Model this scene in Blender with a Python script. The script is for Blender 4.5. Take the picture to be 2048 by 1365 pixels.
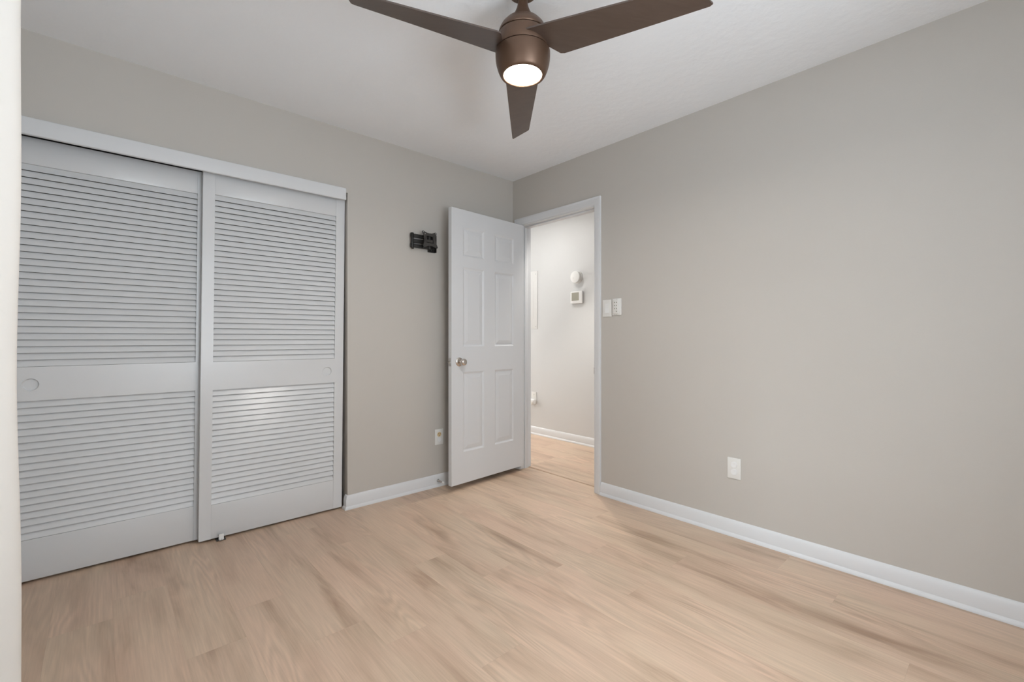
import bpy, bmesh, math, random
from mathutils import Vector, Matrix

# ------------------------------------------------------------------ scene, camera, light
for o in list(bpy.data.objects):
    bpy.data.objects.remove(o)
S = bpy.context.scene
COL = S.collection
S.view_settings.view_transform = 'Standard'
S.view_settings.look = 'None'
S.view_settings.gamma = 1.0
S.view_settings.use_curve_mapping = False
S.view_settings.exposure = 0.62
S.cycles.use_denoising = True
S.cycles.max_bounces = 10
S.cycles.diffuse_bounces = 5
S.cycles.sample_clamp_indirect = 6.0
S.cycles.use_adaptive_sampling = True
S.cycles.adaptive_threshold = 0.10
S.cycles.adaptive_min_samples = 16

F_PX, YAW = 908.145, 0.734414
cam_d = bpy.data.cameras.new('camera')
cam = bpy.data.objects.new('camera', cam_d)
COL.objects.link(cam)
cam_d.sensor_fit = 'HORIZONTAL'
cam_d.sensor_width = 36.0
cam_d.lens = F_PX / 2048 * 36.0
cam_d.shift_y = -(682.5 - 677.464) / 2048
cam_d.clip_start = 0.02
cam.location = (-2.60860, -2.87809, 1.09748)
cam.rotation_euler = (math.pi / 2, 0, -YAW)
S.camera = cam

world = bpy.data.worlds.new('daylight')
S.world = world
world.use_nodes = True
bg = world.node_tree.nodes['Background']
bg.inputs[0].default_value = (0.80, 0.90, 1.0, 1)
bg.inputs[1].default_value = 1.0


def area(name, loc, rot, sx, sy, power, color, shape='RECTANGLE'):
    l = bpy.data.lights.new(name, 'AREA')
    l.shape = shape
    l.size, l.size_y = sx, sy
    l.energy = power
    l.color = color
    o = bpy.data.objects.new(name, l)
    COL.objects.link(o)
    o.location = loc
    o.rotation_euler = rot
    return o


PI = math.pi
DAY = (0.835, 0.925, 1.0)
W_SIDE, SKY_SIDE, W_NEAR, G_SIDE, G_NEAR, LAMP, HALL, HEND, DOWN = 5.0, 90.0, 22.0, 24.0, 50.0, 175.0, 28.5, 17.0, 46.0
area('window_daylight_side', (-3.12, -2.28, 1.35), (0, -PI / 2, 0), 1.3, 0.85, W_SIDE, DAY)
sky = area('sky_patch_side', (-7.0, -2.85, 3.10), (0, 0, 0), 1.3, 1.3, SKY_SIDE, DAY)
sky.rotation_euler = Vector((4.04, 0.57, -1.75)).to_track_quat('-Z', 'Y').to_euler()
area('near_fill_light', (-1.85, -3.74, 1.40), (PI / 2, 0, 0), 1.5, 1.4, W_NEAR, DAY)  # added fill lamp shining in through the added near window
# added lamps aimed up through both windows to brighten the ceiling
area('ceiling_fill_side', (-3.50, -2.28, 0.22), (0, -PI / 2 - 0.95, 0), 0.5, 0.85, G_SIDE, DAY)
area('ceiling_fill_near', (-1.45, -4.35, 0.50), (PI / 2 + 0.62, 0, 0.42), 1.9, 0.9, G_NEAR, DAY)
# added lamp at the closed hallway end, evens out the hall light
area('hall_fill_light', (0.60, 2.36, 1.25), (-PI / 2, 0, 0), 0.85, 2.0, HEND, (1.0, 0.98, 0.95))

# ------------------------------------------------------------------ dimensions
H = 2.44            # ceiling
XL, YN = -2.96, -3.55   # side wall and near wall
WT = 0.115          # wall thickness
CL, CR = -2.945, -1.436  # closet opening
DY0, DY1 = -0.098, -0.866  # room door opening (jamb faces)
DZ = 2.042
HX = 1.08           # hallway far wall

# ------------------------------------------------------------------ materials


def new_mat(name):
    m = bpy.data.materials.new(name)
    m.use_nodes = True
    nt = m.node_tree
    return m, nt, nt.nodes['Principled BSDF']


def node(nt, t, **kw):
    n = nt.nodes.new(t)
    for k, v in kw.items():
        if k.startswith('i_'):
            n.inputs[k[2:].replace('_', ' ')].default_value = v
        else:
            setattr(n, k, v)
    return n


def paint(name, color, rough=0.5, scale=180.0, bump=0.08, dist=0.002, var=0.02, spec=0.4, vscale=1.4):
    m, nt, b = new_mat(name)
    b.inputs['Roughness'].default_value = rough
    b.inputs['Specular IOR Level'].default_value = spec
    tc = node(nt, 'ShaderNodeTexCoord')
    n1 = node(nt, 'ShaderNodeTexNoise', i_Scale=scale, i_Detail=3.0)
    nt.links.new(tc.outputs['Object'], n1.inputs['Vector'])
    bp = node(nt, 'ShaderNodeBump', i_Strength=bump, i_Distance=dist)
    nt.links.new(n1.outputs['Fac'], bp.inputs['Height'])
    nt.links.new(bp.outputs['Normal'], b.inputs['Normal'])
    n2 = node(nt, 'ShaderNodeTexNoise', i_Scale=vscale, i_Detail=2.0)
    nt.links.new(tc.outputs['Object'], n2.inputs['Vector'])
    mix = node(nt, 'ShaderNodeMix', data_type='RGBA')
    mix.inputs[6].default_value = tuple(c * (1 - var) for c in color) + (1,)
    mix.inputs[7].default_value = tuple(min(1, c * (1 + var)) for c in color) + (1,)
    nt.links.new(n2.outputs['Fac'], mix.inputs[0])
    nt.links.new(mix.outputs[2], b.inputs['Base Color'])
    return m


def metal(name, color, rough, metallic=1.0, streak=0.0):
    m, nt, b = new_mat(name)
    b.inputs['Base Color'].default_value = color + (1,)
    b.inputs['Metallic'].default_value = metallic
    tc = node(nt, 'ShaderNodeTexCoord')
    n = node(nt, 'ShaderNodeTexNoise', i_Scale=60.0, i_Detail=3.0)
    nt.links.new(tc.outputs['Object'], n.inputs['Vector'])
    mr = node(nt, 'ShaderNodeMapRange')
    mr.inputs[3].default_value = rough * 0.85
    mr.inputs[4].default_value = rough * 1.15
    nt.links.new(n.outputs['Fac'], mr.inputs[0])
    nt.links.new(mr.outputs[0], b.inputs['Roughness'])
    return m


M_WALL = paint('wall_paint', (0.528, 0.498, 0.458), 0.55, 220, 0.10)
M_CEIL = paint('ceiling_paint', (0.850, 0.868, 0.892), 0.85, 22, 0.24, 0.010, spec=0.2)
M_HALL = paint('hall_paint', (0.65, 0.655, 0.655), 0.45, 220, 0.08)
M_TRIM = paint('trim_paint', (0.700, 0.706, 0.716), 0.38, 120, 0.05)
M_DOOR = paint('door_paint', (0.672, 0.680, 0.694), 0.40, 140, 0.06)
M_LOUV = paint('louver_paint', (0.655, 0.660, 0.667), 0.26, 110, 0.08)
M_PLASTIC = paint('white_plastic', (0.76, 0.75, 0.72), 0.35, 60, 0.0)
M_PLASTIC2 = paint('bright_plastic', (0.80, 0.80, 0.79), 0.35, 60, 0.0)
M_CREAM = paint('cream_plastic', (0.66, 0.50, 0.28), 0.4, 60, 0.0)
M_SLOT = paint('slot_dark', (0.03, 0.025, 0.02), 0.6, 60, 0.0)
M_BLACK = paint('black_metal', (0.018, 0.017, 0.015), 0.42, 90, 0.1)
M_GREY = paint('grey_metal', (0.050, 0.046, 0.042), 0.42, 90, 0.1)
M_CHROME = metal('brushed_nickel', (0.62, 0.58, 0.54), 0.20)
M_STEEL = metal('steel', (0.55, 0.55, 0.55), 0.3)
M_BRONZE = metal('bronze_finish', (0.120, 0.069, 0.044), 0.42, 0.55)
M_LCD = paint('lcd_screen', (0.36, 0.35, 0.29), 0.3, 40, 0.0)
M_CLOSET = paint('closet_paint', (0.40, 0.385, 0.36), 0.6)


def blade_mat():
    m, nt, b = new_mat('blade_wood')
    tc = node(nt, 'ShaderNodeTexCoord')
    mp = node(nt, 'ShaderNodeMapping')
    mp.inputs['Scale'].default_value = (7, 60, 40)
    nt.links.new(tc.outputs['Object'], mp.inputs['Vector'])
    n = node(nt, 'ShaderNodeTexNoise', i_Scale=1.0, i_Detail=5.0, i_Distortion=0.6)
    nt.links.new(mp.outputs[0], n.inputs['Vector'])
    cr = node(nt, 'ShaderNodeValToRGB')
    cr.color_ramp.elements[0].position = 0.35
    cr.color_ramp.elements[0].color = (0.066, 0.044, 0.034, 1)
    cr.color_ramp.elements[1].position = 0.7
    cr.color_ramp.elements[1].color = (0.080, 0.054, 0.042, 1)
    nt.links.new(n.outputs['Fac'], cr.inputs[0])
    nt.links.new(cr.outputs[0], b.inputs['Base Color'])
    b.inputs['Roughness'].default_value = 0.34
    b.inputs['Specular IOR Level'].default_value = 0.6
    return m


M_BLADE = blade_mat()


def emit_mat(name, color, strength):
    m, nt, b = new_mat(name)
    b.inputs['Base Color'].default_value = (0.9, 0.9, 0.88, 1)
    b.inputs['Emission Color'].default_value = color + (1,)
    b.inputs['Emission Strength'].default_value = strength
    return m


def floor_mat():
    m, nt, b = new_mat('oak_vinyl_plank')
    L = nt.links.new
    at = node(nt, 'ShaderNodeAttribute', attribute_name='plank')
    sep = node(nt, 'ShaderNodeSeparateColor')
    L(at.outputs['Color'], sep.inputs[0])
    tc = node(nt, 'ShaderNodeTexCoord')
    # shift every plank to its own patch of grain
    off = node(nt, 'ShaderNodeCombineXYZ')
    m1 = node(nt, 'ShaderNodeMath', operation='MULTIPLY'); m1.inputs[1].default_value = 37.0
    m2 = node(nt, 'ShaderNodeMath', operation='MULTIPLY'); m2.inputs[1].default_value = 53.0
    L(sep.outputs[0], m1.inputs[0]); L(sep.outputs[1], m2.inputs[0])
    L(m1.outputs[0], off.inputs[0]); L(m2.outputs[0], off.inputs[1])
    add = node(nt, 'ShaderNodeVectorMath', operation='ADD')
    L(tc.outputs['Object'], add.inputs[0]); L(off.outputs[0], add.inputs[1])

    def noise(sx, sy, detail, dist=0.0, rough=0.55):
        mp = node(nt, 'ShaderNodeMapping')
        mp.inputs['Scale'].default_value = (sx, sy, 1)
        L(add.outputs[0], mp.inputs['Vector'])
        n = node(nt, 'ShaderNodeTexNoise', i_Scale=1.0, i_Detail=detail, i_Distortion=dist, i_Roughness=rough)
        L(mp.outputs[0], n.inputs['Vector'])
        return n
    broad = noise(8.0, 1.2, 4.0, 0.5)        # soft dark streaks along the plank
    hue = noise(3.0, 1.6, 2.0, 0.3)
    fine = noise(150.0, 5.0, 5.0, 0.25)       # fine fibres
    # cathedral rings: wave driven by a stretched noise field
    mpw = node(nt, 'ShaderNodeMapping')
    mpw.inputs['Scale'].default_value = (6.5, 0.75, 1)
    L(add.outputs[0], mpw.inputs['Vector'])
    nw = node(nt, 'ShaderNodeTexNoise', i_Scale=1.0, i_Detail=2.0, i_Roughness=0.45, i_Distortion=0.35)
    L(mpw.outputs[0], nw.inputs['Vector'])
    ring = node(nt, 'ShaderNodeMath', operation='MULTIPLY'); ring.inputs[1].default_value = 95.0
    L(nw.outputs['Fac'], ring.inputs[0])
    sn = node(nt, 'ShaderNodeMath', operation='SINE')
    L(ring.outputs[0], sn.inputs[0])
    mask = noise(5.0, 1.4, 1.0)
    mk = node(nt, 'ShaderNodeMapRange'); mk.inputs[1].default_value = 0.44; mk.inputs[2].default_value = 0.62
    L(mask.outputs['Fac'], mk.inputs[0])
    rm = node(nt, 'ShaderNodeMath', operation='MULTIPLY')
    L(sn.outputs[0], rm.inputs[0]); L(mk.outputs[0], rm.inputs[1])

    cr = node(nt, 'ShaderNodeValToRGB')
    e = cr.color_ramp.elements
    e[0].position = 0.26; e[0].color = (0.360, 0.243, 0.165, 1)
    e[1].position = 0.56; e[1].color = (0.622, 0.468, 0.348, 1)
    x = cr.color_ramp.elements.new(0.43); x.color = (0.550, 0.404, 0.296, 1)
    L(broad.outputs['Fac'], cr.inputs[0])
    hs = node(nt, 'ShaderNodeMix', data_type='RGBA', blend_type='MULTIPLY')
    hs.inputs[0].default_value = 1.0
    hr = node(nt, 'ShaderNodeValToRGB')
    hr.color_ramp.elements[0].position = 0.35; hr.color_ramp.elements[0].color = (1.025, 0.985, 0.98, 1)
    hr.color_ramp.elements[1].position = 0.65; hr.color_ramp.elements[1].color = (0.985, 1.0, 0.985, 1)
    L(hue.outputs['Fac'], hr.inputs[0])
    L(cr.outputs[0], hs.inputs[6]); L(hr.outputs[0], hs.inputs[7])
    # tone of the single plank, fibres and rings
    t = node(nt, 'ShaderNodeMapRange'); t.inputs[3].default_value = 0.965; t.inputs[4].default_value = 1.035
    L(sep.outputs[2], t.inputs[0])
    f = node(nt, 'ShaderNodeMapRange'); f.inputs[1].default_value = 0.3; f.inputs[2].default_value = 0.7
    f.inputs[3].default_value = 0.915; f.inputs[4].default_value = 1.075
    L(fine.outputs['Fac'], f.inputs[0])
    r = node(nt, 'ShaderNodeMapRange'); r.inputs[1].default_value = -1; r.inputs[2].default_value = 1
    r.inputs[3].default_value = 0.915; r.inputs[4].default_value = 1.06
    L(rm.outputs[0], r.inputs[0])
    a1 = node(nt, 'ShaderNodeMath', operation='MULTIPLY'); L(t.outputs[0], a1.inputs[0]); L(f.outputs[0], a1.inputs[1])
    a2 = node(nt, 'ShaderNodeMath', operation='MULTIPLY'); L(a1.outputs[0], a2.inputs[0]); L(r.outputs[0], a2.inputs[1])
    fin = node(nt, 'ShaderNodeVectorMath', operation='SCALE')
    L(hs.outputs[2], fin.inputs[0]); L(a2.outputs[0], fin.inputs['Scale'])
    L(fin.outputs[0], b.inputs['Base Color'])
    b.inputs['Roughness'].default_value = 0.40
    b.inputs['Specular IOR Level'].default_value = 0.5
    bp = node(nt, 'ShaderNodeBump', i_Strength=0.12, i_Distance=0.001)
    L(fine.outputs['Fac'], bp.inputs['Height'])
    L(bp.outputs['Normal'], b.inputs['Normal'])
    return m


M_FLOOR = floor_mat()


def curtain_mat():
    m, nt, b = new_mat('curtain_fabric')
    tc = node(nt, 'ShaderNodeTexCoord')
    n = node(nt, 'ShaderNodeTexNoise', i_Scale=400.0, i_Detail=2.0)
    nt.links.new(tc.outputs['Object'], n.inputs['Vector'])
    bp = node(nt, 'ShaderNodeBump', i_Strength=0.1, i_Distance=0.001)
    nt.links.new(n.outputs['Fac'], bp.inputs['Height'])
    nt.links.new(bp.outputs['Normal'], b.inputs['Normal'])
    b.inputs['Base Color'].default_value = (0.76, 0.725, 0.68, 1)
    b.inputs['Roughness'].default_value = 0.9
    tr = node(nt, 'ShaderNodeBsdfTranslucent')
    tr.inputs['Color'].default_value = (0.80, 0.79, 0.76, 1)
    mx = node(nt, 'ShaderNodeMixShader')
    mx.inputs[0].default_value = 0.16
    nt.links.new(b.outputs[0], mx.inputs[1])
    nt.links.new(tr.outputs[0], mx.inputs[2])
    nt.links.new(mx.outputs[0], nt.nodes['Material Output'].inputs[0])
    return m


M_CURTAIN = curtain_mat()


def glass_mat():
    m, nt, b = new_mat('window_glass')
    tr = node(nt, 'ShaderNodeBsdfTransparent')
    gl = node(nt, 'ShaderNodeBsdfGlossy')
    gl.inputs['Roughness'].default_value = 0.02
    mx = node(nt, 'ShaderNodeMixShader')
    mx.inputs[0].default_value = 0.06
    nt.links.new(tr.outputs[0], mx.inputs[1])
    nt.links.new(gl.outputs[0], mx.inputs[2])
    nt.links.new(mx.outputs[0], nt.nodes['Material Output'].inputs[0])
    return m


M_GLASS = glass_mat()

# ------------------------------------------------------------------ mesh helpers


def link(name, bm, mat, parent=None, smooth=False, recalc=True):
    if recalc:
        bmesh.ops.recalc_face_normals(bm, faces=bm.faces[:])
    me = bpy.data.meshes.new(name)
    bm.to_mesh(me)
    bm.free()
    if smooth:
        for p in me.polygons:
            p.use_smooth = True
        me.set_sharp_from_angle(angle=math.radians(38))
    mats = mat if isinstance(mat, (list, tuple)) else [mat]
    for k in mats:
        me.materials.append(k)
    o = bpy.data.objects.new(name, me)
    COL.objects.link(o)
    if parent:
        o.parent = parent
    return o


def box(bm, x0, x1, y0, y1, z0, z1, bev=0.0, seg=2, mi=0, M=None):
    vs = [bm.verts.new((x, y, z)) for x in (x0, x1) for y in (y0, y1) for z in (z0, z1)]
    idx = [(0, 1, 3, 2), (4, 6, 7, 5), (0, 4, 5, 1), (2, 3, 7, 6), (0, 2, 6, 4), (1, 5, 7, 3)]
    fs = [bm.faces.new([vs[i] for i in f]) for f in idx]
    for f in fs:
        f.material_index = mi
    if bev > 0:
        es = list({e for f in fs for e in f.edges})
        r = bmesh.ops.bevel(bm, geom=es, offset=bev, segments=seg, affect='EDGES', profile=0.5)
        fs = [f for f in bm.faces if any(v in r['verts'] for v in f.verts)] if False else fs
    if M is not None:
        for v in vs:
            if v.is_valid:
                v.co = M @ v.co
    return vs


def boxes(*bs, bev=0.0):
    bm = bmesh.new()
    for b in bs:
        box(bm, *b, bev=bev)
    return bm


def lathe(bm, prof, seg=48, cx=0, cy=0, axis='z', mi=0, cap=True):
    """prof: list of (r, h). axis z (h is z), or y (h is y)."""
    rings = []
    for r, h in prof:
        ring = []
        for i in range(seg):
            a = 2 * PI * i / seg
            c, s = math.cos(a) * r, math.sin(a) * r
            co = (cx + c, cy + s, h) if axis == 'z' else ((cx + c, h, cy + s) if axis == 'y' else (h, cx + c, cy + s))
            ring.append(bm.verts.new(co))
        rings.append(ring)
    for a, b in zip(rings, rings[1:]):
        for i in range(seg):
            j = (i + 1) % seg
            bm.faces.new((a[i], a[j], b[j], b[i])).material_index = mi
    if cap:
        bm.faces.new(rings[0]).material_index = mi
        bm.faces.new(rings[-1]).material_index = mi
    return rings


def prism(bm, pts, y0, y1, mi=0):
    """outline pts (x, z) extruded in y."""
    a = [bm.verts.new((x, y0, z)) for x, z in pts]
    b = [bm.verts.new((x, y1, z)) for x, z in pts]
    n = len(pts)
    bm.faces.new(a).material_index = mi
    bm.faces.new(b[::-1]).material_index = mi
    for i in range(n):
        j = (i + 1) % n
        bm.faces.new((a[i], b[i], b[j], a[j])).material_index = mi


def sweep(bm, prof_rings, close_ends=True, closed_profile=True):
    """prof_rings: list over path stations of lists of points."""
    R = [[bm.verts.new(p) for p in ring] for ring in prof_rings]
    n = len(R[0])
    for a, b in zip(R, R[1:]):
        for i in range(n if closed_profile else n - 1):
            j = (i + 1) % n
            bm.faces.new((a[i], a[j], b[j], b[i]))
    if close_ends:
        bm.faces.new(R[0])
        bm.faces.new(R[-1])


def tag(o, label, cat, group=None, kind=None):
    o['label'] = label
    o['category'] = cat
    if group:
        o['group'] = group
    if kind:
        o['kind'] = kind
    return o


def thing(name, loc, label, cat, rz=0.0, group=None, kind=None):
    o = bpy.data.objects.new(name, None)
    o.empty_display_size = 0.05
    COL.objects.link(o)
    o.location = loc
    o.rotation_euler = (0, 0, rz)
    return tag(o, label, cat, group, kind)


def struct(name, bm, mat, label=None, cat=None, smooth=False):
    o = link(name, bm, mat, None, smooth)
    o['kind'] = 'structure'
    if label:
        o['label'] = label
        o['category'] = cat
    return o


# ------------------------------------------------------------------ room shell
bm = boxes((XL - WT, CL, 0, WT, 0, H), (CR, 0.0, 0, WT, 0, H), (CL, CR, 0, WT, 2.035, H))
struct('wall_back', bm, M_WALL, 'beige painted wall with the closet opening and the black mount', 'wall')
bm = boxes((0, WT, YN - WT, DY1 - 0.018, 0, H), (0, WT, DY0 + 0.018, WT, 0, H), (0, WT, DY1 - 0.018, DY0 + 0.018, DZ + 0.018, H))
struct('wall_right', bm, M_WALL, 'long beige painted wall beside the open doorway', 'wall')
# side wall with a window opening
WY0, WY1, WZ0, WZ1 = -2.72, -1.84, 0.62, 1.95
bm = boxes((XL - WT, XL, YN - WT, WY0, 0, H), (XL - WT, XL, WY1, 0, 0, H), (XL - WT, XL, WY0, WY1, 0, WZ0), (XL - WT, XL, WY0, WY1, WZ1, H))
struct('wall_left', bm, M_WALL, 'beige side wall with the window behind the curtain', 'wall')
NX0, NX1, NZ0, NZ1 = -2.60, -1.10, 0.70, 2.10
bm = boxes((XL, NX0, YN - WT, YN, 0, H), (NX1, 0, YN - WT, YN, 0, H), (NX0, NX1, YN - WT, YN, 0, NZ0), (NX0, NX1, YN - WT, YN, NZ1, H))
struct('wall_front', bm, M_WALL, 'beige wall behind the camera with an added window', 'wall')
bm = boxes((XL - WT, WT, YN - WT, WT, H, H + 0.1))
struct('ceiling', bm, M_CEIL, 'white lightly textured ceiling over the bedroom', 'ceiling')
bm = boxes((WT, HX + 0.1, -2.4, 2.4, H, H + 0.1))
struct('ceiling_hall', bm, M_HALL, 'white ceiling of the hallway beyond the doorway', 'ceiling')
bm = boxes((HX, HX + 0.1, -2.4, 2.4, 0, H))
struct('wall_hall', bm, M_HALL, 'bright white hallway wall seen through the open doorway', 'wall')
bm = boxes((WT, HX, -2.5, -2.4, 0, H), (WT, HX, 2.4, 2.5, 0, H), (WT - 0.1, WT, WT, 2.4, 0, H))
struct('wall_hall_side', bm, M_HALL, 'white end walls of the hallway, hidden from the bedroom', 'wall')
# inside of the closet
bm = boxes((XL - WT, CR + 0.35, 0.72, 0.80, 0, H), (XL - WT - 0.08, XL - WT, WT, 0.8, 0, H), (CR + 0.35, CR + 0.43, WT, 0.8, 0, H), (XL - WT, CR + 0.43, WT, 0.8, H, H + 0.08))
struct('wall_closet', bm, M_CLOSET, 'plain inner walls of the closet behind the louvered doors', 'wall')

# floor: one mesh of planks, each with its own grain seed and tone
rng = random.Random(7)


def plank_floor(name, x0, x1, y0, y1, joints, label):
    PW, PL = 0.181, 1.22
    bm = bmesh.new()
    lay = bm.loops.layers.float_color.new('plank')
    k0 = math.floor((x0 + 1.49) / PW)
    x = -1.49 + k0 * PW
    k = k0
    g = 0.0001
    while x < x1:
        a, c = max(x, x0), min(x + PW, x1)
        j = joints.get(k, rng.uniform(0, PL))
        y = j - PL * math.ceil((j - y0) / PL)
        while y < y1:
            p, q = max(y, y0), min(y + PL, y1)
            if q - p > 0.002 and c - a > 0.002:
                vs = [bm.verts.new(v) for v in ((a + g, p + g, 0), (c - g, p + g, 0), (c - g, q - g, 0), (a + g, q - g, 0))]
                lo = [bm.verts.new((v.co.x, v.co.y, -0.0025)) for v in vs]
                fs = [bm.faces.new(vs)]
                for i in range(4):
                    fs.append(bm.faces.new((vs[i], lo[i], lo[(i + 1) % 4], vs[(i + 1) % 4])))
                colr = (rng.random(), rng.random(), rng.random(), 1)
                for f in fs:
                    for l in f.loops:
                        l[lay] = colr
            y += PL
        x += PW
        k += 1
    # subfloor just under the planks
    vs = [bm.verts.new(v) for v in ((x0, y0, -0.0024), (x1, y0, -0.0024), (x1, y1, -0.0024), (x0, y1, -0.0024),
                                    (x0, y0, -0.06), (x1, y0, -0.06), (x1, y1, -0.06), (x0, y1, -0.06))]
    for f in ((0, 1, 2, 3), (4, 7, 6, 5), (0, 4, 5, 1), (1, 5, 6, 2), (2, 6, 7, 3), (3, 7, 4, 0)):
        ff = bm.faces.new([vs[i] for i in f])
        for l in ff.loops:
            l[lay] = (0.5, 0.5, 0.0, 1)
    o = link(name, bm, M_FLOOR, recalc=True)
    o['kind'] = 'structure'
    o['label'] = label
    o['category'] = 'floor'
    return o


J = {-1: -1.688, 0: -0.934, 1: -1.24, 2: -1.41, 3: -0.55, 4: -0.20, 5: -1.77, 6: -1.15, 7: -0.90, 8: -2.3,
     -2: -1.372, -3: -1.18, -4: -0.78, -5: -0.985, -6: -0.35, -7: -0.51, -8: -1.05}
plank_floor('floor', XL - WT, 0.088, YN - WT, 0.80, J, 'light oak plank floor of the bedroom')
plank_floor('floor_hall', 0.092, HX, -2.4, 2.4, {}, 'light oak plank floor of the hallway beyond the doorway')
bm = bmesh.new()
prof = [(0.092, 0.0), (0.095, 0.004), (0.105, 0.006), (0.122, 0.004), (0.128, 0.0)]
sweep(bm, [[(x, y, z + 0.0002) for x, z in prof] for y in (DY1 - 0.0, DY0 + 0.0)])
lay = bm.loops.layers.float_color.new('plank')
for f in bm.faces:
    for l in f.loops:
        l[lay] = (0.3, 0.6, 0.25, 1)
struct('trim_1', bm, M_FLOOR, 'narrow wood threshold strip across the doorway floor', 'trim')

# ------------------------------------------------------------------ baseboards, casing, fascia
BB = [(0, 0), (0.024, 0), (0.024, 0.005), (0.021, 0.013), (0.0145, 0.019), (0.0145, 0.060), (0.0115, 0.068), (0.0105, 0.074), (0.006, 0.082), (0.0025, 0.087), (0, 0.088)]
bm = bmesh.new()
sweep(bm, [[(CR - t, 0.030, z) for t, z in BB], [(CR - t, -t, z) for t, z in BB], [(-0.0, -t, z) for t, z in BB]])
struct('baseboard_back', bm, M_TRIM, 'white baseboard under the black mount, between closet and door', 'baseboard', smooth=True)
bm = bmesh.new()
sweep(bm, [[(-t, DY1 - 0.062, z) for t, z in BB], [(-t, YN, z) for t, z in BB]])
struct('baseboard_right', bm, M_TRIM, 'long white baseboard along the right wall', 'baseboard', smooth=True)
bm = bmesh.new()
sweep(bm, [[(HX - t, 2.4, z) for t, z in BB], [(HX - t, -2.4, z) for t, z in BB]])
struct('baseboard_hall', bm, M_TRIM, 'white baseboard of the hallway seen through the doorway', 'baseboard', smooth=True)
bm = bmesh.new()
sweep(bm, [[(XL + t, YN, z) for t, z in BB], [(XL + t, 0, z) for t, z in BB]])
struct('baseboard_left', bm, M_TRIM, 'white baseboard under the side window behind the curtain', 'baseboard', smooth=True)
bm = bmesh.new()
sweep(bm, [[(XL, YN + t, z) for t, z in BB], [(0, YN + t, z) for t, z in BB]])
struct('baseboard_front', bm, M_TRIM, 'white baseboard on the wall behind the camera', 'baseboard', smooth=True)

CAS = [(0.005, 0.0), (0.005, 0.008), (0.010, 0.011), (0.018, 0.012), (0.026, 0.0125), (0.040, 0.0165), (0.052, 0.018), (0.0595, 0.0165), (0.060, 0.012), (0.060, 0.0)]
bm = bmesh.new()


def casing(bm, x, sgn):
    sweep(bm, [[(x + sgn * b, DY0 + a, 0) for a, b in CAS], [(x + sgn * b, DY0 + a, DZ + a) for a, b in CAS],
               [(x + sgn * b, DY1 - a, DZ + a) for a, b in CAS], [(x + sgn * b, DY1 - a, 0) for a, b in CAS]])


casing(bm, 0.0, -1)
casing(bm, WT, 1)
# jamb lining and stop
box(bm, -0.001, WT + 0.001, DY0, DY0 + 0.018, 0, DZ + 0.018)
box(bm, -0.001, WT + 0.001, DY1 - 0.018, DY1, 0, DZ + 0.018)
box(bm, -0.001, WT + 0.001, DY1, DY0, DZ, DZ + 0.018)
box(bm, 0.040, 0.075, DY0 - 0.011, DY0, 0, DZ, bev=0.003)
box(bm, 0.040, 0.075, DY1, DY1 + 0.011, 0, DZ, bev=0.003)
box(bm, 0.040, 0.075, DY1 + 0.011, DY0 - 0.011, DZ - 0.011, DZ, bev=0.003)
cas = struct('trim_2', bm, M_TRIM, 'white door casing framing the open doorway', 'door frame', smooth=True)
bm = boxes((0.012, 0.034, DY1 - 0.0005, DY1 + 0.0015, 0.835, 0.90))
box(bm, 0.000, 0.012, DY1 - 0.0005, DY1 + 0.004, 0.845, 0.89)
link('strike_plate', bm, M_GREY, cas)

bm = bmesh.new()
box(bm, XL, -1.452, -0.022, -0.0005, 1.981, 2.0565, bev=0.004, seg=3)
struct('trim_3', bm, M_TRIM, 'white fascia board above the louvered closet doors', 'trim', smooth=True)
# track hidden behind the fascia
bm = boxes((CL, CR, 0.030, 0.114, 2.012, 2.035))
struct('trim_4', bm, M_SLOT, 'dark sliding door track hidden behind the fascia board', 'trim')

# windows out of view; the near one is added for fill light
for nm, pts in (('window_1', 'side'), ('fill_window', 'near')):
    bm = bmesh.new()
    gm = bmesh.new()
    t = 0.045
    if pts == 'side':
        x0, x1 = XL - 0.09, XL - 0.04
        box(bm, x0, x1, WY0, WY0 + t, WZ0, WZ1); box(bm, x0, x1, WY1 - t, WY1, WZ0, WZ1)
        box(bm, x0, x1, WY0 + t, WY1 - t, WZ0, WZ0 + t); box(bm, x0, x1, WY0 + t, WY1 - t, WZ1 - t, WZ1)
        zm = (WZ0 + WZ1) / 2
        box(bm, x0, x1, WY0 + t, WY1 - t, zm - 0.02, zm + 0.02)
        box(gm, XL - 0.068, XL - 0.064, WY0 + t, WY1 - t, WZ0 + t, zm - 0.02); box(gm, XL - 0.068, XL - 0.064, WY0 + t, WY1 - t, zm + 0.02, WZ1 - t)
    else:
        y0, y1 = YN - 0.09, YN - 0.04
        box(bm, NX0, NX0 + t, y0, y1, NZ0, NZ1); box(bm, NX1 - t, NX1, y0, y1, NZ0, NZ1)
        box(bm, NX0 + t, NX1 - t, y0, y1, NZ0, NZ0 + t); box(bm, NX0 + t, NX1 - t, y0, y1, NZ1 - t, NZ1)
        zm = (NZ0 + NZ1) / 2
        box(bm, NX0 + t, NX1 - t, y0, y1, zm - 0.02, zm + 0.02)
        box(gm, NX0 + t, NX1 - t, YN - 0.068, YN - 0.064, NZ0 + t, zm - 0.02); box(gm, NX0 + t, NX1 - t, YN - 0.068, YN - 0.064, zm + 0.02, NZ1 - t)
    w = struct(nm, bm, M_TRIM, 'white window beside the curtain on the side wall' if pts == 'side' else 'white window added in the wall behind the camera for fill light', 'window')
    link('window_pane', gm, M_GLASS, w)

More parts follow.
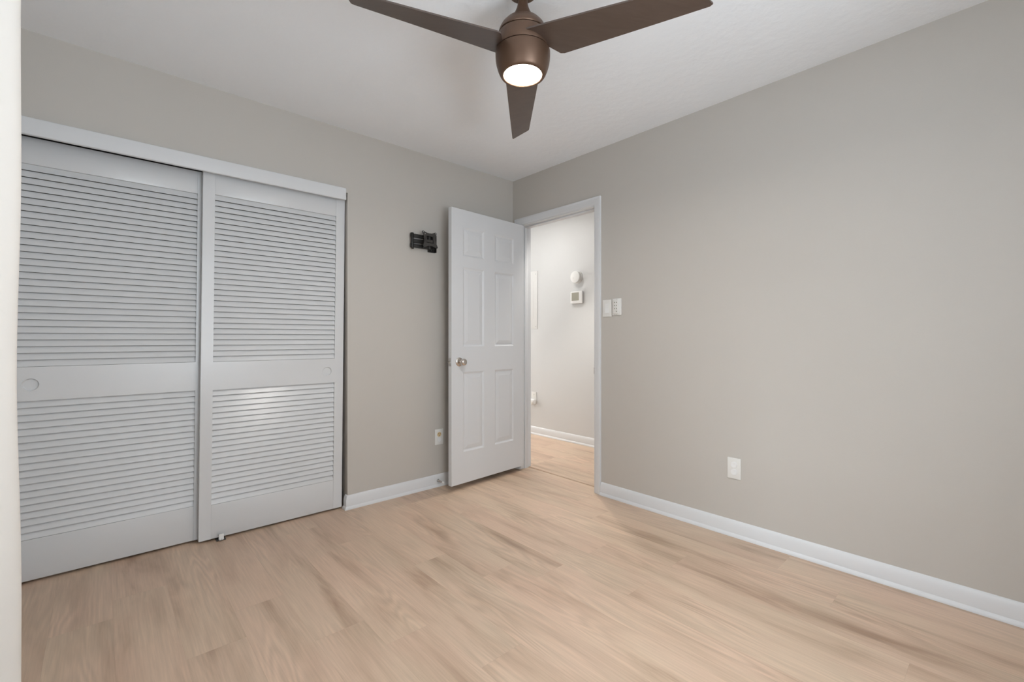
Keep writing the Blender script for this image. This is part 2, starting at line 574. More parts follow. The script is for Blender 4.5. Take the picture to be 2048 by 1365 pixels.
# ------------------------------------------------------------------ six panel door
DW, DH, DT = 0.762, 1.998, 0.035
door = thing('door_1', (0.0, -0.135, 0.040), 'white six-panel bedroom door standing open against the wall', 'door', math.atan2(-0.0695, -0.9975), kind='structure')
px = [(0.122, 0.335), (0.447, 0.655)]
pz = [(0.228, 0.812), (0.998, 1.578), (1.660, 1.872)]


def panel_face(bm, xs, zs, y, sgn, mi=0):
    """flat face at y with moulded panels; sgn = direction into the slab"""
    bx = sorted({0, DW} | {v for p in xs for v in p})
    bz = sorted({0, DH} | {v for p in zs for v in p})
    vert = {}

    def V(x, yy, z):
        key = (round(x, 5), round(yy, 5), round(z, 5))
        if key not in vert:
            vert[key] = bm.verts.new((x, yy, z))
        return vert[key]
    for x0, x1 in zip(bx, bx[1:]):
        for z0, z1 in zip(bz, bz[1:]):
            if (x0, x1) in xs and (z0, z1) in zs:
                rings = []
                for ins, dep in ((0, 0), (0.004, 0.002), (0.013, 0.0075), (0.019, 0.0075), (0.022, 0.0062), (0.044, 0.0020), (0.046, 0.0015)):
                    yy = y + sgn * dep
                    rings.append([V(x0 + ins, yy, z0 + ins), V(x1 - ins, yy, z0 + ins), V(x1 - ins, yy, z1 - ins), V(x0 + ins, yy, z1 - ins)])
                for a, b in zip(rings, rings[1:]):
                    for i in range(4):
                        bm.faces.new((a[i], a[(i + 1) % 4], b[(i + 1) % 4], b[i]))
                bm.faces.new(rings[-1])
            else:
                bm.faces.new((V(x0, y, z0), V(x1, y, z0), V(x1, y, z1), V(x0, y, z1)))
    return bx, bz


bm = bmesh.new()
bx, bz = panel_face(bm, px, pz, 0.0, -1)
panel_face(bm, px, pz, -DT, 1)
for x in (0, DW):
    for z0, z1 in zip(bz, bz[1:]):
        bm.faces.new([bm.verts.new(p) for p in ((x, 0, z0), (x, -DT, z0), (x, -DT, z1), (x, 0, z1))])
for z in (0, DH):
    for x0, x1 in zip(bx, bx[1:]):
        bm.faces.new([bm.verts.new(p) for p in ((x0, 0, z), (x1, 0, z), (x1, -DT, z), (x0, -DT, z))])
bmesh.ops.remove_doubles(bm, verts=bm.verts[:], dist=1e-5)
link('door_slab', bm, M_DOOR, door)
# knob
kx, kz = 0.692, 0.888
for sy, nm in ((1, 'door_knob'), (-1, 'door_knob')):
    bm = bmesh.new()
    y0 = 0.0 if sy > 0 else -DT
    pr = [(0.0325, 0.0), (0.0325, 0.003), (0.029, 0.007), (0.021, 0.009), (0.013, 0.011), (0.0115, 0.022), (0.0135, 0.028), (0.0205, 0.035), (0.0245, 0.044), (0.0255, 0.052), (0.0240, 0.060), (0.0190, 0.0655), (0.0115, 0.0675), (0.0105, 0.0655), (0.006, 0.0655)]
    lathe(bm, [(r, y0 + sy * h) for r, h in pr], 40, kx, kz, axis='y')
    link(nm, bm, M_CHROME, door, smooth=True)
bm = boxes((DW - 0.001, DW + 0.0012, -DT / 2 - 0.0125, -DT / 2 + 0.0125, kz - 0.029, kz + 0.029))
lp = link('latch_plate', bm, M_STEEL, door)
bm = bmesh.new()
prism(bm, [(DW + 0.001, kz - 0.008), (DW + 0.011, kz - 0.006), (DW + 0.011, kz + 0.006), (DW + 0.001, kz + 0.008)], -DT / 2 - 0.007, -DT / 2 + 0.007)
link('latch_bolt', bm, M_CHROME, lp)
for z in (0.25, 1.02, 1.72):
    bm = bmesh.new()
    lathe(bm, [(0.0055, z - 0.045), (0.0055, z + 0.045)], 16, 0.006, -0.036 - 0.004)
    box(bm, -0.0016, 0.0006, -0.034, -0.004, z - 0.044, z + 0.044)
    link('hinge', bm, M_STEEL, door, smooth=True)

# ------------------------------------------------------------------ louvered closet doors
CW, CZ0, CZ1, CT = 0.766, 0.012, 2.0, 0.035
SHEAR = 0.0108


def hole_plate(bm, x0, x1, z0, z1, cx, cz, r, y, depth):
    """rectangle at y facing -y with a round finger cup"""
    n = 64
    ang = sorted({2 * PI * i / n for i in range(n)} | {math.atan2(z - cz, x - cx) % (2 * PI) for x in (x0, x1) for z in (z0, z1)})
    inner, outer, cup, cup2 = [], [], [], []
    for a in ang:
        c, s = math.cos(a), math.sin(a)
        t = min((((x1 if c > 0 else x0) - cx) / c) if abs(c) > 1e-9 else 9e9, (((z1 if s > 0 else z0) - cz) / s) if abs(s) > 1e-9 else 9e9)
        outer.append(bm.verts.new((cx + c * t, y, cz + s * t)))
        inner.append(bm.verts.new((cx + c * r, y, cz + s * r)))
    m = len(ang)
    for i in range(m):
        j = (i + 1) % m
        bm.faces.new((outer[i], outer[j], inner[j], inner[i]))


def closet_door(name, xr, yf, pull_side, label):
    t = thing(name, (xr, yf, CZ0), label, 'closet door', group='louvered closet doors', kind='thing')
    hz = CZ1 - CZ0

    def sh(bm):
        for v in bm.verts:
            v.co.x -= SHEAR * (hz - v.co.z)
        return bm
    st = 0.055
    # z of the rails, measured from the door bottom
    a0, a1, b0, b1 = 0.195 - CZ0, 0.817 - CZ0, 0.970 - CZ0, 1.881 - CZ0
    for x0, x1 in ((-CW, -CW + st), (-st, 0)):
        bm = bmesh.new()
        box(bm, x0, x1, 0, CT, 0, hz)
        link('stile', sh(bm), M_LOUV, t, smooth=True)
    for z0, z1 in ((b1, hz), (0, a0)):
        bm = bmesh.new()
        box(bm, -CW + st, -st, 0.0004, CT - 0.0004, z0, z1, bev=0.0015)
        link('rail', sh(bm), M_LOUV, t, smooth=True)
    # middle rail with the round finger pull
    pc = -0.1005 if pull_side > 0 else -CW + 0.100
    zc = 0.890 - CZ0
    # the cup sits partly over the rail only; the rail carries the hole
    bm = bmesh.new()
    x0, x1 = -CW + st, -st
    hole_plate(bm, x0, x1, a1, b0, pc, zc, 0.0285, 0.0, 0.008)
    for f in ((x0, CT - 0.0004, a1, x1, CT - 0.0004, b0),):
        bm.faces.new([bm.verts.new(p) for p in ((x0, CT, a1), (x1, CT, a1), (x1, CT, b0), (x0, CT, b0))])
    for z in (a1, b0):
        bm.faces.new([bm.verts.new(p) for p in ((x0, 0.0, z), (x1, 0.0, z), (x1, CT, z), (x0, CT, z))])
    rail = link('rail', sh(bm), M_LOUV, t, recalc=False)
    bm = bmesh.new()
    lathe(bm, [(0.0285, 0.0002), (0.0295, -0.0008), (0.0280, -0.0010), (0.0262, 0.0005), (0.0255, 0.0075), (0.0235, 0.0090)], 48, pc, zc, axis='y', cap=False)
    lathe(bm, [(0.0235, 0.0090), (0.0005, 0.0092)], 48, pc, zc, axis='y', cap=False)
    link('finger_pull', sh(bm), M_LOUV, t, smooth=True, recalc=False)
    for z0, z1, n in ((a0, a1, 20), (b0, b1, 30)):
        bm = bmesh.new()
        p = (z1 - z0) / n
        tl = math.tan(math.radians(22))
        hh = p - 0.0008
        for i in range(n):
            zb = z0 + i * p + 0.001
            yf0 = 0.003
            dy = hh * tl
            th = 0.0055
            nx, nz = th * math.cos(math.radians(22)), th * math.sin(math.radians(22))
            pr = [(yf0, zb + 0.0008), (yf0 + 0.0006, zb), (yf0 + nx, zb - 0.0 + nz * 0.4), (yf0 + dy + nx, zb + hh - nz * 0.4), (yf0 + dy, zb + hh)]
            if i == n - 1:
                pr[3] = (pr[3][0], min(pr[3][1], z1 + 0.004))
            A = [bm.verts.new((-CW + st - 0.004, y, z)) for y, z in pr]
            B = [bm.verts.new((-st + 0.004, y, z)) for y, z in pr]
            bm.faces.new(A); bm.faces.new(B[::-1])
            for k in range(5):
                l = (k + 1) % 5
                bm.faces.new((A[k], B[k], B[l], A[l]))
        link('louver_panel', sh(bm), M_LOUV, t)
    return t


closet_door('louvered_closet_door', -1.4400, 0.033, 1, 'front white louvered sliding closet door, next to the beige wall with the mount')
closet_door('louvered_closet_door', -2.1685, 0.078, -1, 'rear white louvered sliding closet door, set back beside the curtain')

g = thing('floor_guide', (-2.128, 0.012, 0.0), 'small white plastic guide on the floor under the front closet door', 'door guide')
bm = bmesh.new()
box(bm, -0.022, 0.022, -0.006, 0.110, 0.0003, 0.005, bev=0.001)
link('base', bm, M_GREY, g)
bm = bmesh.new()
box(bm, -0.012, 0.012, -0.006, 0.004, 0.005, 0.034, bev=0.002)
box(bm, -0.0095, 0.0095, -0.010, -0.006, 0.005, 0.014, bev=0.001)
link('clip', bm, M_PLASTIC2, g)
bm = bmesh.new()
lathe(bm, [(0.0025, -0.0105), (0.0015, -0.0112)], 12, 0.0, 0.010, axis='y')
link('screw', bm, M_STEEL, g)

# ------------------------------------------------------------------ ceiling fan
FD = 1.721
fwv = Vector((math.sin(YAW), math.cos(YAW), 0))
rtv = Vector((math.cos(YAW), -math.sin(YAW), 0))
fa = Vector(cam.location) + fwv * FD + rtv * ((1045.5 - 1024) / F_PX * FD)
fan = thing('ceiling_fan', (fa.x, fa.y, H), 'brown three-blade ceiling fan with a glowing round lamp', 'ceiling fan', -YAW)
z = lambda v: v - H
bm = bmesh.new()
lathe(bm, [(0.066, z(2.4395)), (0.067, z(2.430)), (0.062, z(2.415)), (0.052, z(2.403)), (0.046, z(2.400)), (0.018, z(2.398))], 48)
link('canopy', bm, M_BRONZE, fan, smooth=True)
bm = bmesh.new()
lathe(bm, [(0.0175, z(2.400)), (0.0185, z(2.368)), (0.0225, z(2.350)), (0.030, z(2.332)), (0.038, z(2.318)), (0.0435, z(2.308))], 40)
link('downrod_cover', bm, M_BRONZE, fan, smooth=True)
bm = bmesh.new()
lathe(bm, [(0.0435, z(2.3085)), (0.0460, z(2.3070)), (0.0465, z(2.3020)), (0.044, z(2.299))], 40)
link('collar', bm, M_CHROME, fan, smooth=True)
bm = bmesh.new()
lathe(bm, [(0.042, z(2.302)), (0.056, z(2.2985)), (0.070, z(2.290)), (0.082, z(2.276)), (0.090, z(2.260)), (0.0925, z(2.249)), (0.0905, z(2.2465)), (0.03, z(2.2465))], 64)
link('motor_housing', bm, M_BRONZE, fan, smooth=True)
bm = bmesh.new()
lathe(bm, [(0.03, z(2.2430)), (0.090, z(2.2430)), (0.094, z(2.241)), (0.099, z(2.213)), (0.1015, z(2.187)), (0.1005, z(2.1845)), (0.03, z(2.1845))], 64)
link('blade_hub', bm, M_BRONZE, fan, smooth=True)
bm = bmesh.new()
lathe(bm, [(0.03, z(2.1815)), (0.1005, z(2.1815)), (0.1035, z(2.179)), (0.1035, z(2.166)), (0.1025, z(2.150)), (0.0995, z(2.133)), (0.0940, z(2.1145)), (0.0875, z(2.100)), (0.0835, z(2.0940)), (0.0800, z(2.0925)), (0.0740, z(2.0925)), (0.0715, z(2.0940)), (0.0700, z(2.0975)), (0.02, z(2.099))], 64)
lh = link('lamp_housing', bm, M_BRONZE, fan, smooth=True)
bm = bmesh.new()
lathe(bm, [(0.0680, z(2.0985)), (0.0680, z(2.0965)), (0.066, z(2.0958)), (0.040, z(2.0950)), (0.001, z(2.0948))], 48)
link('lamp_lens', bm, emit_mat('lamp_glow', (1.0, 0.945, 0.88), LAMP), fan, smooth=True)

ZB, R = 2.1956, 0.66
nA, nB, pC, pD, dl, pit, tw, dr = -0.0705, -0.0382, 0.0788, 0.0456, 0.0337, 0.158, 0.197, 0.0596


def blade_mesh(k):
    """outline in (s along blade, t across); built as a thin twisted plate"""
    bm = bmesh.new()
    N = 40
    th = 0.0055
    a = k * 2 * PI / 3
    sL, sR = 0.100, 0.045            # where the two edges start at the hub

    def place(s, t, dz):
        lat = math.sin(a) * s + math.cos(a) * t
        fo = math.cos(a) * s - math.sin(a) * t
        return (lat, fo, z(ZB) + (pit + tw * s) * t - dr * s + dz)
    rows = []
    for i in range(N + 1):
        q = i / N
        q = q + 0.10 * math.sin(PI * q) * q
        sl = sL + (R - sL) * q            # long side
        sr = sR + (R - dl - sR) * q       # short side
        tl = nA + (nB - nA) * (sl - 0.1) / (R - 0.1)
        tr = pC + (pD - pC) * (sr - 0.1) / (R - dl - 0.1)
        # the long side is cut back diagonally where it meets the hub
        if sl < 0.132:
            tl *= 0.30 + 0.70 * (sl - sL) / (0.132 - sL)
        rd = 0.022
        d_end = (1 - q) * (R - dl - sR)
        if d_end < rd:
            tr -= rd * (1 - math.sqrt(max(0, 1 - (1 - d_end / rd) ** 2)))
        rd2 = 0.005
        d_end2 = (1 - q) * (R - sL)
        if d_end2 < rd2:
            tl += rd2 * (1 - math.sqrt(max(0, 1 - (1 - d_end2 / rd2) ** 2)))
        rows.append([(sl + (sr - sl) * j / 6, tl + (tr - tl) * j / 6) for j in range(7)])
    # extra rows close to the tip for the rounding
    top = [[bm.verts.new(place(s, t, th / 2)) for s, t in row] for row in rows]
    bot = [[bm.verts.new(place(s, t, -th / 2)) for s, t in row] for row in rows]
    for i in range(N):
        for j in range(6):
            bm.faces.new((top[i][j], top[i][j + 1], top[i + 1][j + 1], top[i + 1][j]))
            bm.faces.new((bot[i][j], bot[i + 1][j], bot[i + 1][j + 1], bot[i][j + 1]))
        for j in (0, 6):
            bm.faces.new((top[i][j], top[i + 1][j], bot[i + 1][j], bot[i][j]))
    for i in (0, N):
        for j in range(6):
            bm.faces.new((top[i][j], top[i][j + 1], bot[i][j + 1], bot[i][j]))
    return bm


for k in range(3):
    link('blade', blade_mesh(k), M_BLADE, fan, smooth=True)

# ------------------------------------------------------------------ television wall mount
tvm = thing('tv_wall_mount', (-0.86, 0.0, 1.79), 'black folded television bracket on the wall left of the door', 'wall mount')
ox, oz = -0.86, 1.79


def L(x, zz):
    return (x - ox, zz - oz)


bm = bmesh.new()
prism(bm, [L(-0.842, 1.7285), L(-0.780, 1.7285), L(-0.780, 1.855), L(-0.842, 1.855)], -0.006, 0.0)
box(bm, -0.842 - ox, -0.836 - ox, -0.024, -0.004, 1.7285 - oz, 1.855 - oz)
box(bm, -0.786 - ox, -0.780 - ox, -0.024, -0.004, 1.7285 - oz, 1.855 - oz)
link('wall_plate', bm, M_BLACK, tvm)
bm = bmesh.new()
lathe(bm, [(0.003, -0.006), (0.003, -0.009), (0.001, -0.0095)], 14, -0.813 - ox, 1.744 - oz, axis='y')
link('bolt', bm, M_STEEL, tvm, smooth=True)
bm = bmesh.new()
for za, zb in ((1.8150, 1.8400), (1.7780, 1.8048), (1.7440, 1.7698)):
    box(bm, -0.985 - ox, -0.800 - ox, -0.032, -0.016, za - oz, zb - oz, bev=0.002)
box(bm, -0.990 - ox, -0.973 - ox, -0.031, -0.017, 1.746 - oz, 1.838 - oz, bev=0.002)
lathe(bm, [(0.0100, 1.740 - oz), (0.0122, 1.743 - oz), (0.0122, 1.769 - oz), (0.0090, 1.773 - oz), (0.0090, 1.813 - oz), (0.0122, 1.817 - oz), (0.0122, 1.842 - oz), (0.0100, 1.845 - oz)], 20, -0.984 - ox, -0.026)
lathe(bm, [(0.0065, 1.731 - oz), (0.0080, 1.735 - oz), (0.0080, 1.744 - oz)], 16, -0.979 - ox, -0.026)
link('arm', bm, M_BLACK, tvm, smooth=True)
bm = bmesh.new()
for za, zb in ((1.8155, 1.8385), (1.7455, 1.7685)):
    box(bm, -0.908 - ox, -0.850 - ox, -0.052, -0.036, za - oz, zb - oz, bev=0.002)
box(bm, -0.900 - ox, -0.885 - ox, -0.050, -0.038, 1.7600 - oz, 1.8240 - oz)
link('arm', bm, M_BLACK, tvm, smooth=True)
# head block behind the plate
bm = bmesh.new()
box(bm, -0.905 - ox, -0.840 - ox, -0.066, -0.032, 1.770 - oz, 1.806 - oz, bev=0.004)
lathe(bm, [(0.009, 1.742 - oz), (0.009, 1.842 - oz)], 18, -0.856 - ox, -0.046)
link('tilt_head', bm, M_GREY, tvm, smooth=True)
# square screen plate with ears: outline with concave sides, window, holes
bm = bmesh.new()
cxp, czp, hw = 0.0, 0.0, 0.056
out = []
for ax, az in ((1, 1), (-1, 1), (-1, -1), (1, -1)):
    # ear arc round the corner
    c = (ax * (hw - 0.005), az * (hw - 0.005))
    base = math.atan2(az, ax)
    for i in range(7):
        an = base - math.radians(75) + math.radians(150) * i / 6
        out.append((c[0] + 0.0085 * math.cos(an), c[1] + 0.0085 * math.sin(an)))
    nx, nz = {(1, 1): (0, 1), (-1, 1): (-1, 0), (-1, -1): (0, -1), (1, -1): (1, 0)}[(ax, az)]
    for q in (0.25, 0.5, 0.75):
        e = 0.0500 - 0.0035 * (1 - abs(2 * q - 1))
        s = (hw - 0.016) * (1 - 2 * q)
        out.append((nx * e + (s * ax if nx == 0 else 0), nz * e + (s * az if nz == 0 else 0)))
ang = sorted(range(len(out)), key=lambda i: math.atan2(out[i][1], out[i][0]))
out = [out[i] for i in ang]
ho = 0.026
inn = []
for x, zz in out:
    an = math.atan2(zz, x)
    c, s = math.cos(an), math.sin(an)
    k = ho / max(abs(c), abs(s))
    inn.append((c * k, s * k))
Mv = Matrix.Translation((-0.870 - ox, -0.080, 1.804 - oz)) @ Matrix.Rotation(math.radians(-9), 4, 'X')
fr = {}
for nm, pts in (('o', out), ('i', inn)):
    for y in (0.0, 0.004):
        fr[nm, y] = [bm.verts.new(Mv @ Vector((x, y, zz))) for x, zz in pts]
n = len(out)
for i in range(n):
    j = (i + 1) % n
    bm.faces.new((fr['o', 0.0][i], fr['o', 0.0][j], fr['i', 0.0][j], fr['i', 0.0][i]))
    bm.faces.new((fr['o', 0.004][i], fr['i', 0.004][i], fr['i', 0.004][j], fr['o', 0.004][j]))
    bm.faces.new((fr['o', 0.0][i], fr['o', 0.004][i], fr['o', 0.004][j], fr['o', 0.0][j]))
    bm.faces.new((fr['i', 0.0][i], fr['i', 0.0][j], fr['i', 0.004][j], fr['i', 0.004][i]))
# stiffening ribs left and right of the window, cross bar behind
for x in (-0.033, 0.033):
    box(bm, x - 0.003, x + 0.003, -0.003, 0.0005, -0.028, 0.028, M=Mv)
box(bm, -0.030, 0.030, 0.004, 0.014, -0.020, -0.002, M=Mv)
pl = link('screen_plate', bm, M_GREY, tvm)
for hx_, hz_ in ((-0.0505, 0.0505), (0.0505, 0.0505), (-0.0505, -0.0505), (0.0505, -0.0505), (-0.037, 0.038)):
    bm = bmesh.new()
    r = lathe(bm, [(0.0030, -0.0006), (0.0016, -0.0010)], 14, hx_, hz_, axis='y')
    for ring in r:
        for v in ring:
            v.co = Mv @ v.co
    link('screw', bm, M_PLASTIC if hz_ > 0 else M_BLACK, pl)

# ------------------------------------------------------------------ wall plates


def plate_shape(bm, w, h, t=0.006):
    box(bm, -w / 2, w / 2, -t, 0.0, -h / 2, h / 2, bev=0.0025, seg=3)


def outlet(loc, rz, label, upper, lower):
    o = thing('wall_outlet', loc, label, 'outlet', rz, group='wall outlets')
    bm = bmesh.new()
    plate_shape(bm, 0.072, 0.116)
    link('cover_plate', bm, M_PLASTIC, o, smooth=True)
    for kind, zc in ((upper, 0.0195), (lower, -0.0195)):
        if kind == 'cap':
            bm = bmesh.new()
            lathe(bm, [(0.0172, -0.0055), (0.0172, -0.0085), (0.0160, -0.0098), (0.0125, -0.0102), (0.0085, -0.0094), (0.001, -0.0092)], 36, 0.0, zc, axis='y')
            link('safety_cap', bm, M_PLASTIC2, o, smooth=True)
        else:
            bm = bmesh.new()
            lathe(bm, [(0.0172, -0.0055), (0.0172, -0.0072), (0.0164, -0.0078), (0.001, -0.0078)], 36, 0.0, zc, axis='y')
            rc = link('receptacle', bm, M_CREAM, o, smooth=True)
            rc['label'] = 'tan receptacle face'
            bm = bmesh.new()
            for sx in (-0.0062, 0.0062):
                box(bm, sx - 0.0014, sx + 0.0014, -0.0083, -0.0077, zc + 0.001, zc + 0.0095)
            lathe(bm, [(0.0027, -0.0077), (0.0027, -0.0083)], 12, 0.0, zc - 0.0075, axis='y')
            link('slot', bm, M_SLOT, rc)
    bm = bmesh.new()
    lathe(bm, [(0.003, -0.0058), (0.003, -0.0066), (0.0015, -0.007)], 12, 0.0, 0.0, axis='y')
    link('screw', bm, M_PLASTIC, o)
    return o


outlet((-0.7455, 0.0, 0.3645), 0, 'white wall outlet with one tan socket, low beside the open door', 'socket', 'cap')
outlet((0.0, -1.8330, 0.3755), -PI / 2, 'white wall outlet with two round safety caps on the right wall', 'cap', 'cap')

sw = thing('light_switch', (0.0, -0.9795, 1.3065), 'white rocker light switch next to the door casing', 'light switch', -PI / 2)
bm = bmesh.new()
plate_shape(bm, 0.074, 0.119)
link('cover_plate', bm, M_PLASTIC, sw, smooth=True)
bm = bmesh.new()
pr = [(-0.0058, -0.033), (-0.0098, -0.033), (-0.0068, 0.0), (-0.0075, 0.033), (-0.0058, 0.033)]
A = [bm.verts.new((-0.0165, y, zz)) for y, zz in pr]
B = [bm.verts.new((0.0165, y, zz)) for y, zz in pr]
bm.faces.new(A); bm.faces.new(B[::-1])
for k in range(5):
    l = (k + 1) % 5
    bm.faces.new((A[k], B[k], B[l], A[l]))
link('rocker', bm, M_PLASTIC2, sw)

rc = thing('fan_remote', (0.0, -1.0600, 1.3125), 'white fan control with small buttons, right of the rocker switch', 'remote control', -PI / 2)
bm = bmesh.new()
plate_shape(bm, 0.072, 0.115, 0.008)
link('holder', bm, M_PLASTIC, rc, smooth=True)
bm = bmesh.new()
box(bm, -0.0215, 0.0215, -0.020, -0.0075, -0.048, 0.050, bev=0.004, seg=3)
body = link('body', bm, M_PLASTIC, rc, smooth=True)
for bx_, bz_, r in ((-0.008, 0.030, .0042), (0.008, 0.030, .0042), (-0.008, 0.010, .0042), (0.008, 0.010, .0042), (-0.008, -0.012, .0042), (0.008, -0.012, .0042), (0.008, -0.031, .0048)):
    bm = bmesh.new()
    lathe(bm, [(r, -0.0198), (r, -0.0210), (r * 0.7, -0.0214)], 16, bx_, bz_, axis='y')
    link('button', bm, M_LCD, body, smooth=True)
for bz_ in (0.0525, -0.0525):
    bm = bmesh.new()
    lathe(bm, [(0.0024, -0.0078), (0.0024, -0.0086)], 12, 0.0, bz_, axis='y')
    link('screw', bm, M_STEEL, rc)

# ------------------------------------------------------------------ door stop on the baseboard
ds = thing('door_stop', (-0.762, -0.0135, 0.046), 'metal door stop on the baseboard below the outlet', 'door stop')
bm = bmesh.new()
lathe(bm, [(0.0105, 0.0), (0.0105, -0.004), (0.0065, -0.010), (0.0045, -0.012)], 24, 0, 0, axis='y')
link('base', bm, M_STEEL, ds, smooth=True)
bm = bmesh.new()
pr = [(0.0042, -0.010)]
for i in range(18):
    y = -0.012 - i * 0.0028
    pr += [(0.0048, y), (0.0038, y - 0.0014)]
pr.append((0.0042, -0.064))
lathe(bm, pr, 20, 0, 0, axis='y')
link('spring', bm, M_CHROME, ds, smooth=True)
bm = bmesh.new()
lathe(bm, [(0.0050, -0.062), (0.0072, -0.063), (0.0075, -0.072), (0.0055, -0.076), (0.001, -0.077)], 20, 0, 0, axis='y')
link('rubber_tip', bm, M_PLASTIC2, ds, smooth=True)

# ------------------------------------------------------------------ hallway things (on the far wall, facing -x)
th = thing('thermostat', (HX, 0.180, 1.526), 'white thermostat with a grey screen on the hallway wall', 'thermostat', -PI / 2)
bm = bmesh.new()
box(bm, -0.075, 0.075, -0.006, 0.0, -0.060, 0.060, bev=0.002)
link('back_plate', bm, M_PLASTIC2, th, smooth=True)
bm = bmesh.new()
box(bm, -0.0785, 0.0785, -0.030, -0.005, -0.0635, 0.0635, bev=0.007, seg=3)
link('case', bm, M_PLASTIC2, th, smooth=True)
bm = bmesh.new()
box(bm, -0.060, 0.036, -0.0312, -0.0295, -0.034, 0.050, bev=0.0006)
link('screen', bm, M_LCD, th)
for bx_ in (-0.028, 0.004):
    bm = bmesh.new()
    box(bm, bx_ - 0.011, bx_ + 0.011, -0.0318, -0.0298, -0.052, -0.043, bev=0.0008)
    link('button', bm, M_CREAM if False else M_PLASTIC, th)

sd = thing('smoke_detector', (HX, 0.183, 1.737), 'round white smoke detector above the hallway thermostat', 'smoke detector', -PI / 2)
bm = bmesh.new()
lathe(bm, [(0.066, 0.0), (0.066, -0.010), (0.063, -0.013)], 48, 0, 0, axis='y')
link('base', bm, M_PLASTIC2, sd, smooth=True)
bm = bmesh.new()
lathe(bm, [(0.058, -0.013), (0.0575, -0.017), (0.0625, -0.0185), (0.0625, -0.041), (0.0595, -0.0465), (0.056, -0.048), (0.001, -0.0485)], 48, 0, 0, axis='y')
link('cover', bm, M_PLASTIC2, sd, smooth=True)
bm = bmesh.new()
lathe(bm, [(0.007, -0.048), (0.007, -0.0505), (0.005, -0.051)], 20, -0.022, -0.010, axis='y')
link('test_button', bm, M_PLASTIC, sd, smooth=True)

ep = thing('breaker_panel', (HX, 0.960, 1.535), 'flat white electrical panel cover on the hallway wall, cut off by the door frame', 'breaker panel', -PI / 2)
bm = bmesh.new()
box(bm, -0.187, 0.187, -0.0055, 0.0, -0.330, 0.335, bev=0.0025)
link('cover', bm, M_PLASTIC2, ep, smooth=True)
bm = bmesh.new()
box(bm, -0.130, 0.130, -0.0066, -0.005, -0.220, 0.220, bev=0.002)
link('hatch', bm, M_PLASTIC2, ep, smooth=True)
for sx in (-0.165, 0.165):
    for sz in (-0.300, 0.300):
        bm = bmesh.new()
        lathe(bm, [(0.005, -0.0045), (0.005, -0.007), (0.003, -0.0075)], 14, sx, sz, axis='y')
        link('screw', bm, M_STEEL, ep)

ho_ = thing('wall_outlet', (HX, 0.825, 0.425), 'white hallway outlet with a plugged-in night light below', 'outlet', -PI / 2, group='wall outlets')
bm = bmesh.new()
plate_shape(bm, 0.074, 0.118)
link('cover_plate', bm, M_PLASTIC, ho_, smooth=True)
bm = bmesh.new()
lathe(bm, [(0.0172, -0.0055), (0.0172, -0.0075), (0.001, -0.0078)], 30, 0.0, 0.024, axis='y')
r_ = link('receptacle', bm, M_PLASTIC, ho_, smooth=True)
bm = bmesh.new()
for sx in (-0.006, 0.006):
    box(bm, sx - 0.0013, sx + 0.0013, -0.0084, -0.0076, 0.025, 0.033)
lathe(bm, [(0.0027, -0.0076), (0.0027, -0.0084)], 12, 0, 0.016, axis='y')
link('slot', bm, M_LCD, r_)
nl = thing('night_light', (HX - 0.0065, 0.835, 0.372), 'small white rounded plug-in night light on the hallway outlet', 'night light', -PI / 2)
bm = bmesh.new()
box(bm, -0.055, 0.055, -0.040, 0.0, -0.030, 0.036, bev=0.018, seg=5)
link('body', bm, M_PLASTIC2, nl, smooth=True)
bm = bmesh.new()
box(bm, -0.034, 0.034, -0.046, -0.039, -0.024, 0.010, bev=0.003, seg=2)
link('diffuser', bm, M_PLASTIC, nl, smooth=True)

hl = thing('hall_ceiling_light', (0.45, 0.42, H), 'round white hallway ceiling light, out of sight above the doorway', 'ceiling light')
bm = bmesh.new()
lathe(bm, [(0.13, 0.0), (0.13, -0.015), (0.120, -0.025)], 40)
link('base', bm, M_PLASTIC2, hl, smooth=True)
bm = bmesh.new()
lathe(bm, [(0.119, -0.026), (0.119, -0.0275), (0.001, -0.028)], 40)
link('diffuser', bm, emit_mat('hall_glow', (1.0, 0.97, 0.93), HALL), hl, smooth=True)

dn = thing('added_downlight', (0.45, -0.25, H), 'small round downlight added unseen in the hallway ceiling to brighten the floor', 'ceiling light')  # added fixture, brightens the bedroom floor through the doorway
bm = bmesh.new()
lathe(bm, [(0.075, -0.0005), (0.075, -0.004), (0.060, -0.006), (0.056, -0.003), (0.056, -0.0015)], 36)
link('trim_ring', bm, M_PLASTIC2, dn, smooth=True)
bm = bmesh.new()
lathe(bm, [(0.055, -0.0012), (0.055, -0.0022), (0.001, -0.0025)], 36)
link('lens', bm, emit_mat('floor_fill_glow', (1.0, 0.95, 0.88), 6.0), dn, smooth=True)
sp = bpy.data.lights.new('floor_fill_beam', 'SPOT')  # added beam, cone narrowed to spare the upper hall wall
sp.energy = DOWN
sp.color = (1.0, 0.95, 0.88)
sp.spot_size = math.radians(84)
sp.spot_blend = 0.7
sp.shadow_soft_size = 0.05
spo = bpy.data.objects.new('floor_fill_beam', sp)
COL.objects.link(spo)
spo.location = (0.45, -0.25, H - 0.06)

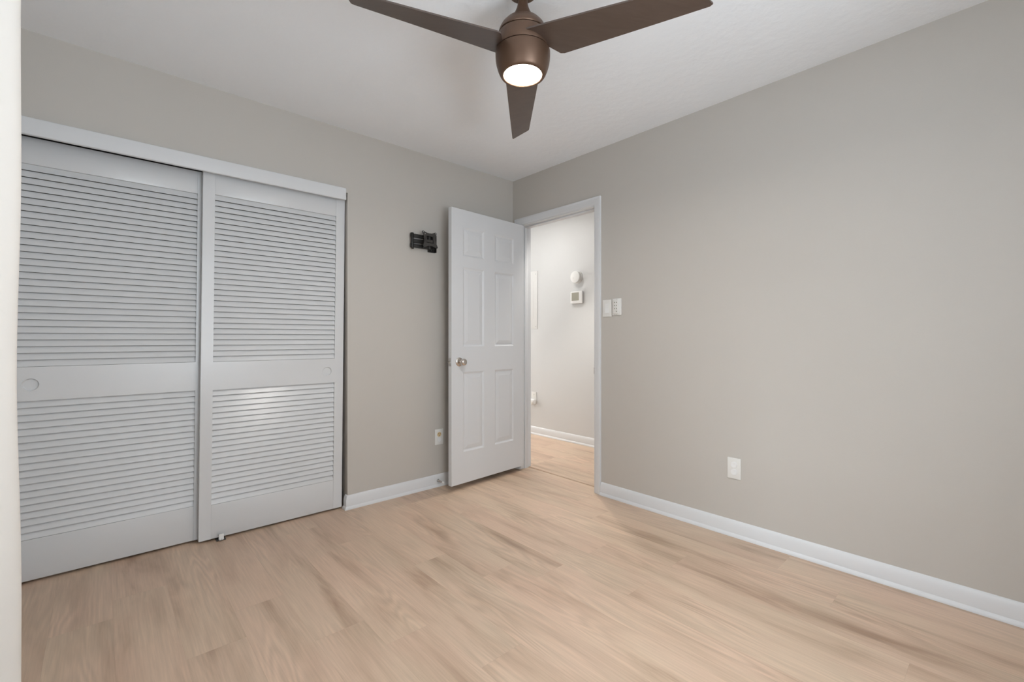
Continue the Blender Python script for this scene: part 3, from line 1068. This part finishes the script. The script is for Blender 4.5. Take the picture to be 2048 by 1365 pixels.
# ------------------------------------------------------------------ curtain at the side window
cu = thing('curtain', (XL, -1.66, 2.20), 'white curtain panel hanging in soft folds at the left edge of the view', 'curtain')
bm = bmesh.new()
NS, NZ = 220, 60
zt, zb_ = 2.186, 0.015
tips = [(-1.60, 0.0899), (-1.775, 0.1030), (-1.95, 0.118), (-2.09, 0.14)]


def plan(s):
    """curtain plan curve, s from 0 (closet end) to 1 (window end)"""
    y = -1.53 - 0.56 * s
    ph = (y + 1.60) / 0.27 * 2 * PI
    w = 0.5 + 0.5 * math.cos(ph)
    tipx = cam.location.x - (y - cam.location.y) * (0.0899 + (-(y + 1.60)) * 0.16)
    tipx = min(tipx, -2.705)
    back = -2.900
    x = back + (tipx - back) * (w ** 0.8)
    return x, y


grid = []
for i in range(NZ + 1):
    zz = zb_ + (zt - zb_) * i / NZ
    row = []
    for j in range(NS + 1):
        x, y = plan(j / NS)
        x += 0.0028 * math.sin(zz * 4.1 + 0.6) + 0.0016 * math.sin(zz * 9.3 + y * 7) - 0.003
        y += 0.006 * math.sin(zz * 2.3 + j * 0.05)
        row.append(bm.verts.new((x - XL, y + 1.66, zz - 2.20)))
    grid.append(row)
for i in range(NZ):
    for j in range(NS):
        bm.faces.new((grid[i][j], grid[i][j + 1], grid[i + 1][j + 1], grid[i + 1][j]))
fabric = link('fabric', bm, M_CURTAIN, cu, smooth=True)
sol = fabric.modifiers.new('thickness', 'SOLIDIFY')
sol.thickness = 0.0012
rod = thing('curtain_rod', (-2.815, -2.40, 2.20), 'thin metal curtain rod above the side window', 'curtain rod')
bm = bmesh.new()
lathe(bm, [(0.0095, -0.95), (0.0095, 0.95)], 20, 0, 0, axis='y')
link('pole', bm, M_STEEL, rod, smooth=True)
for yy in (-0.80, 0.86):
    bm = bmesh.new()
    box(bm, XL + 2.815, 0.004, yy - 0.006, yy + 0.006, -0.016, -0.008)
    box(bm, XL + 2.815, XL + 2.815 + 0.006, yy - 0.015, yy + 0.015, -0.045, 0.035)
    box(bm, -0.004, 0.004, yy - 0.006, yy + 0.006, -0.016, -0.006)
    link('bracket', bm, M_STEEL, rod)
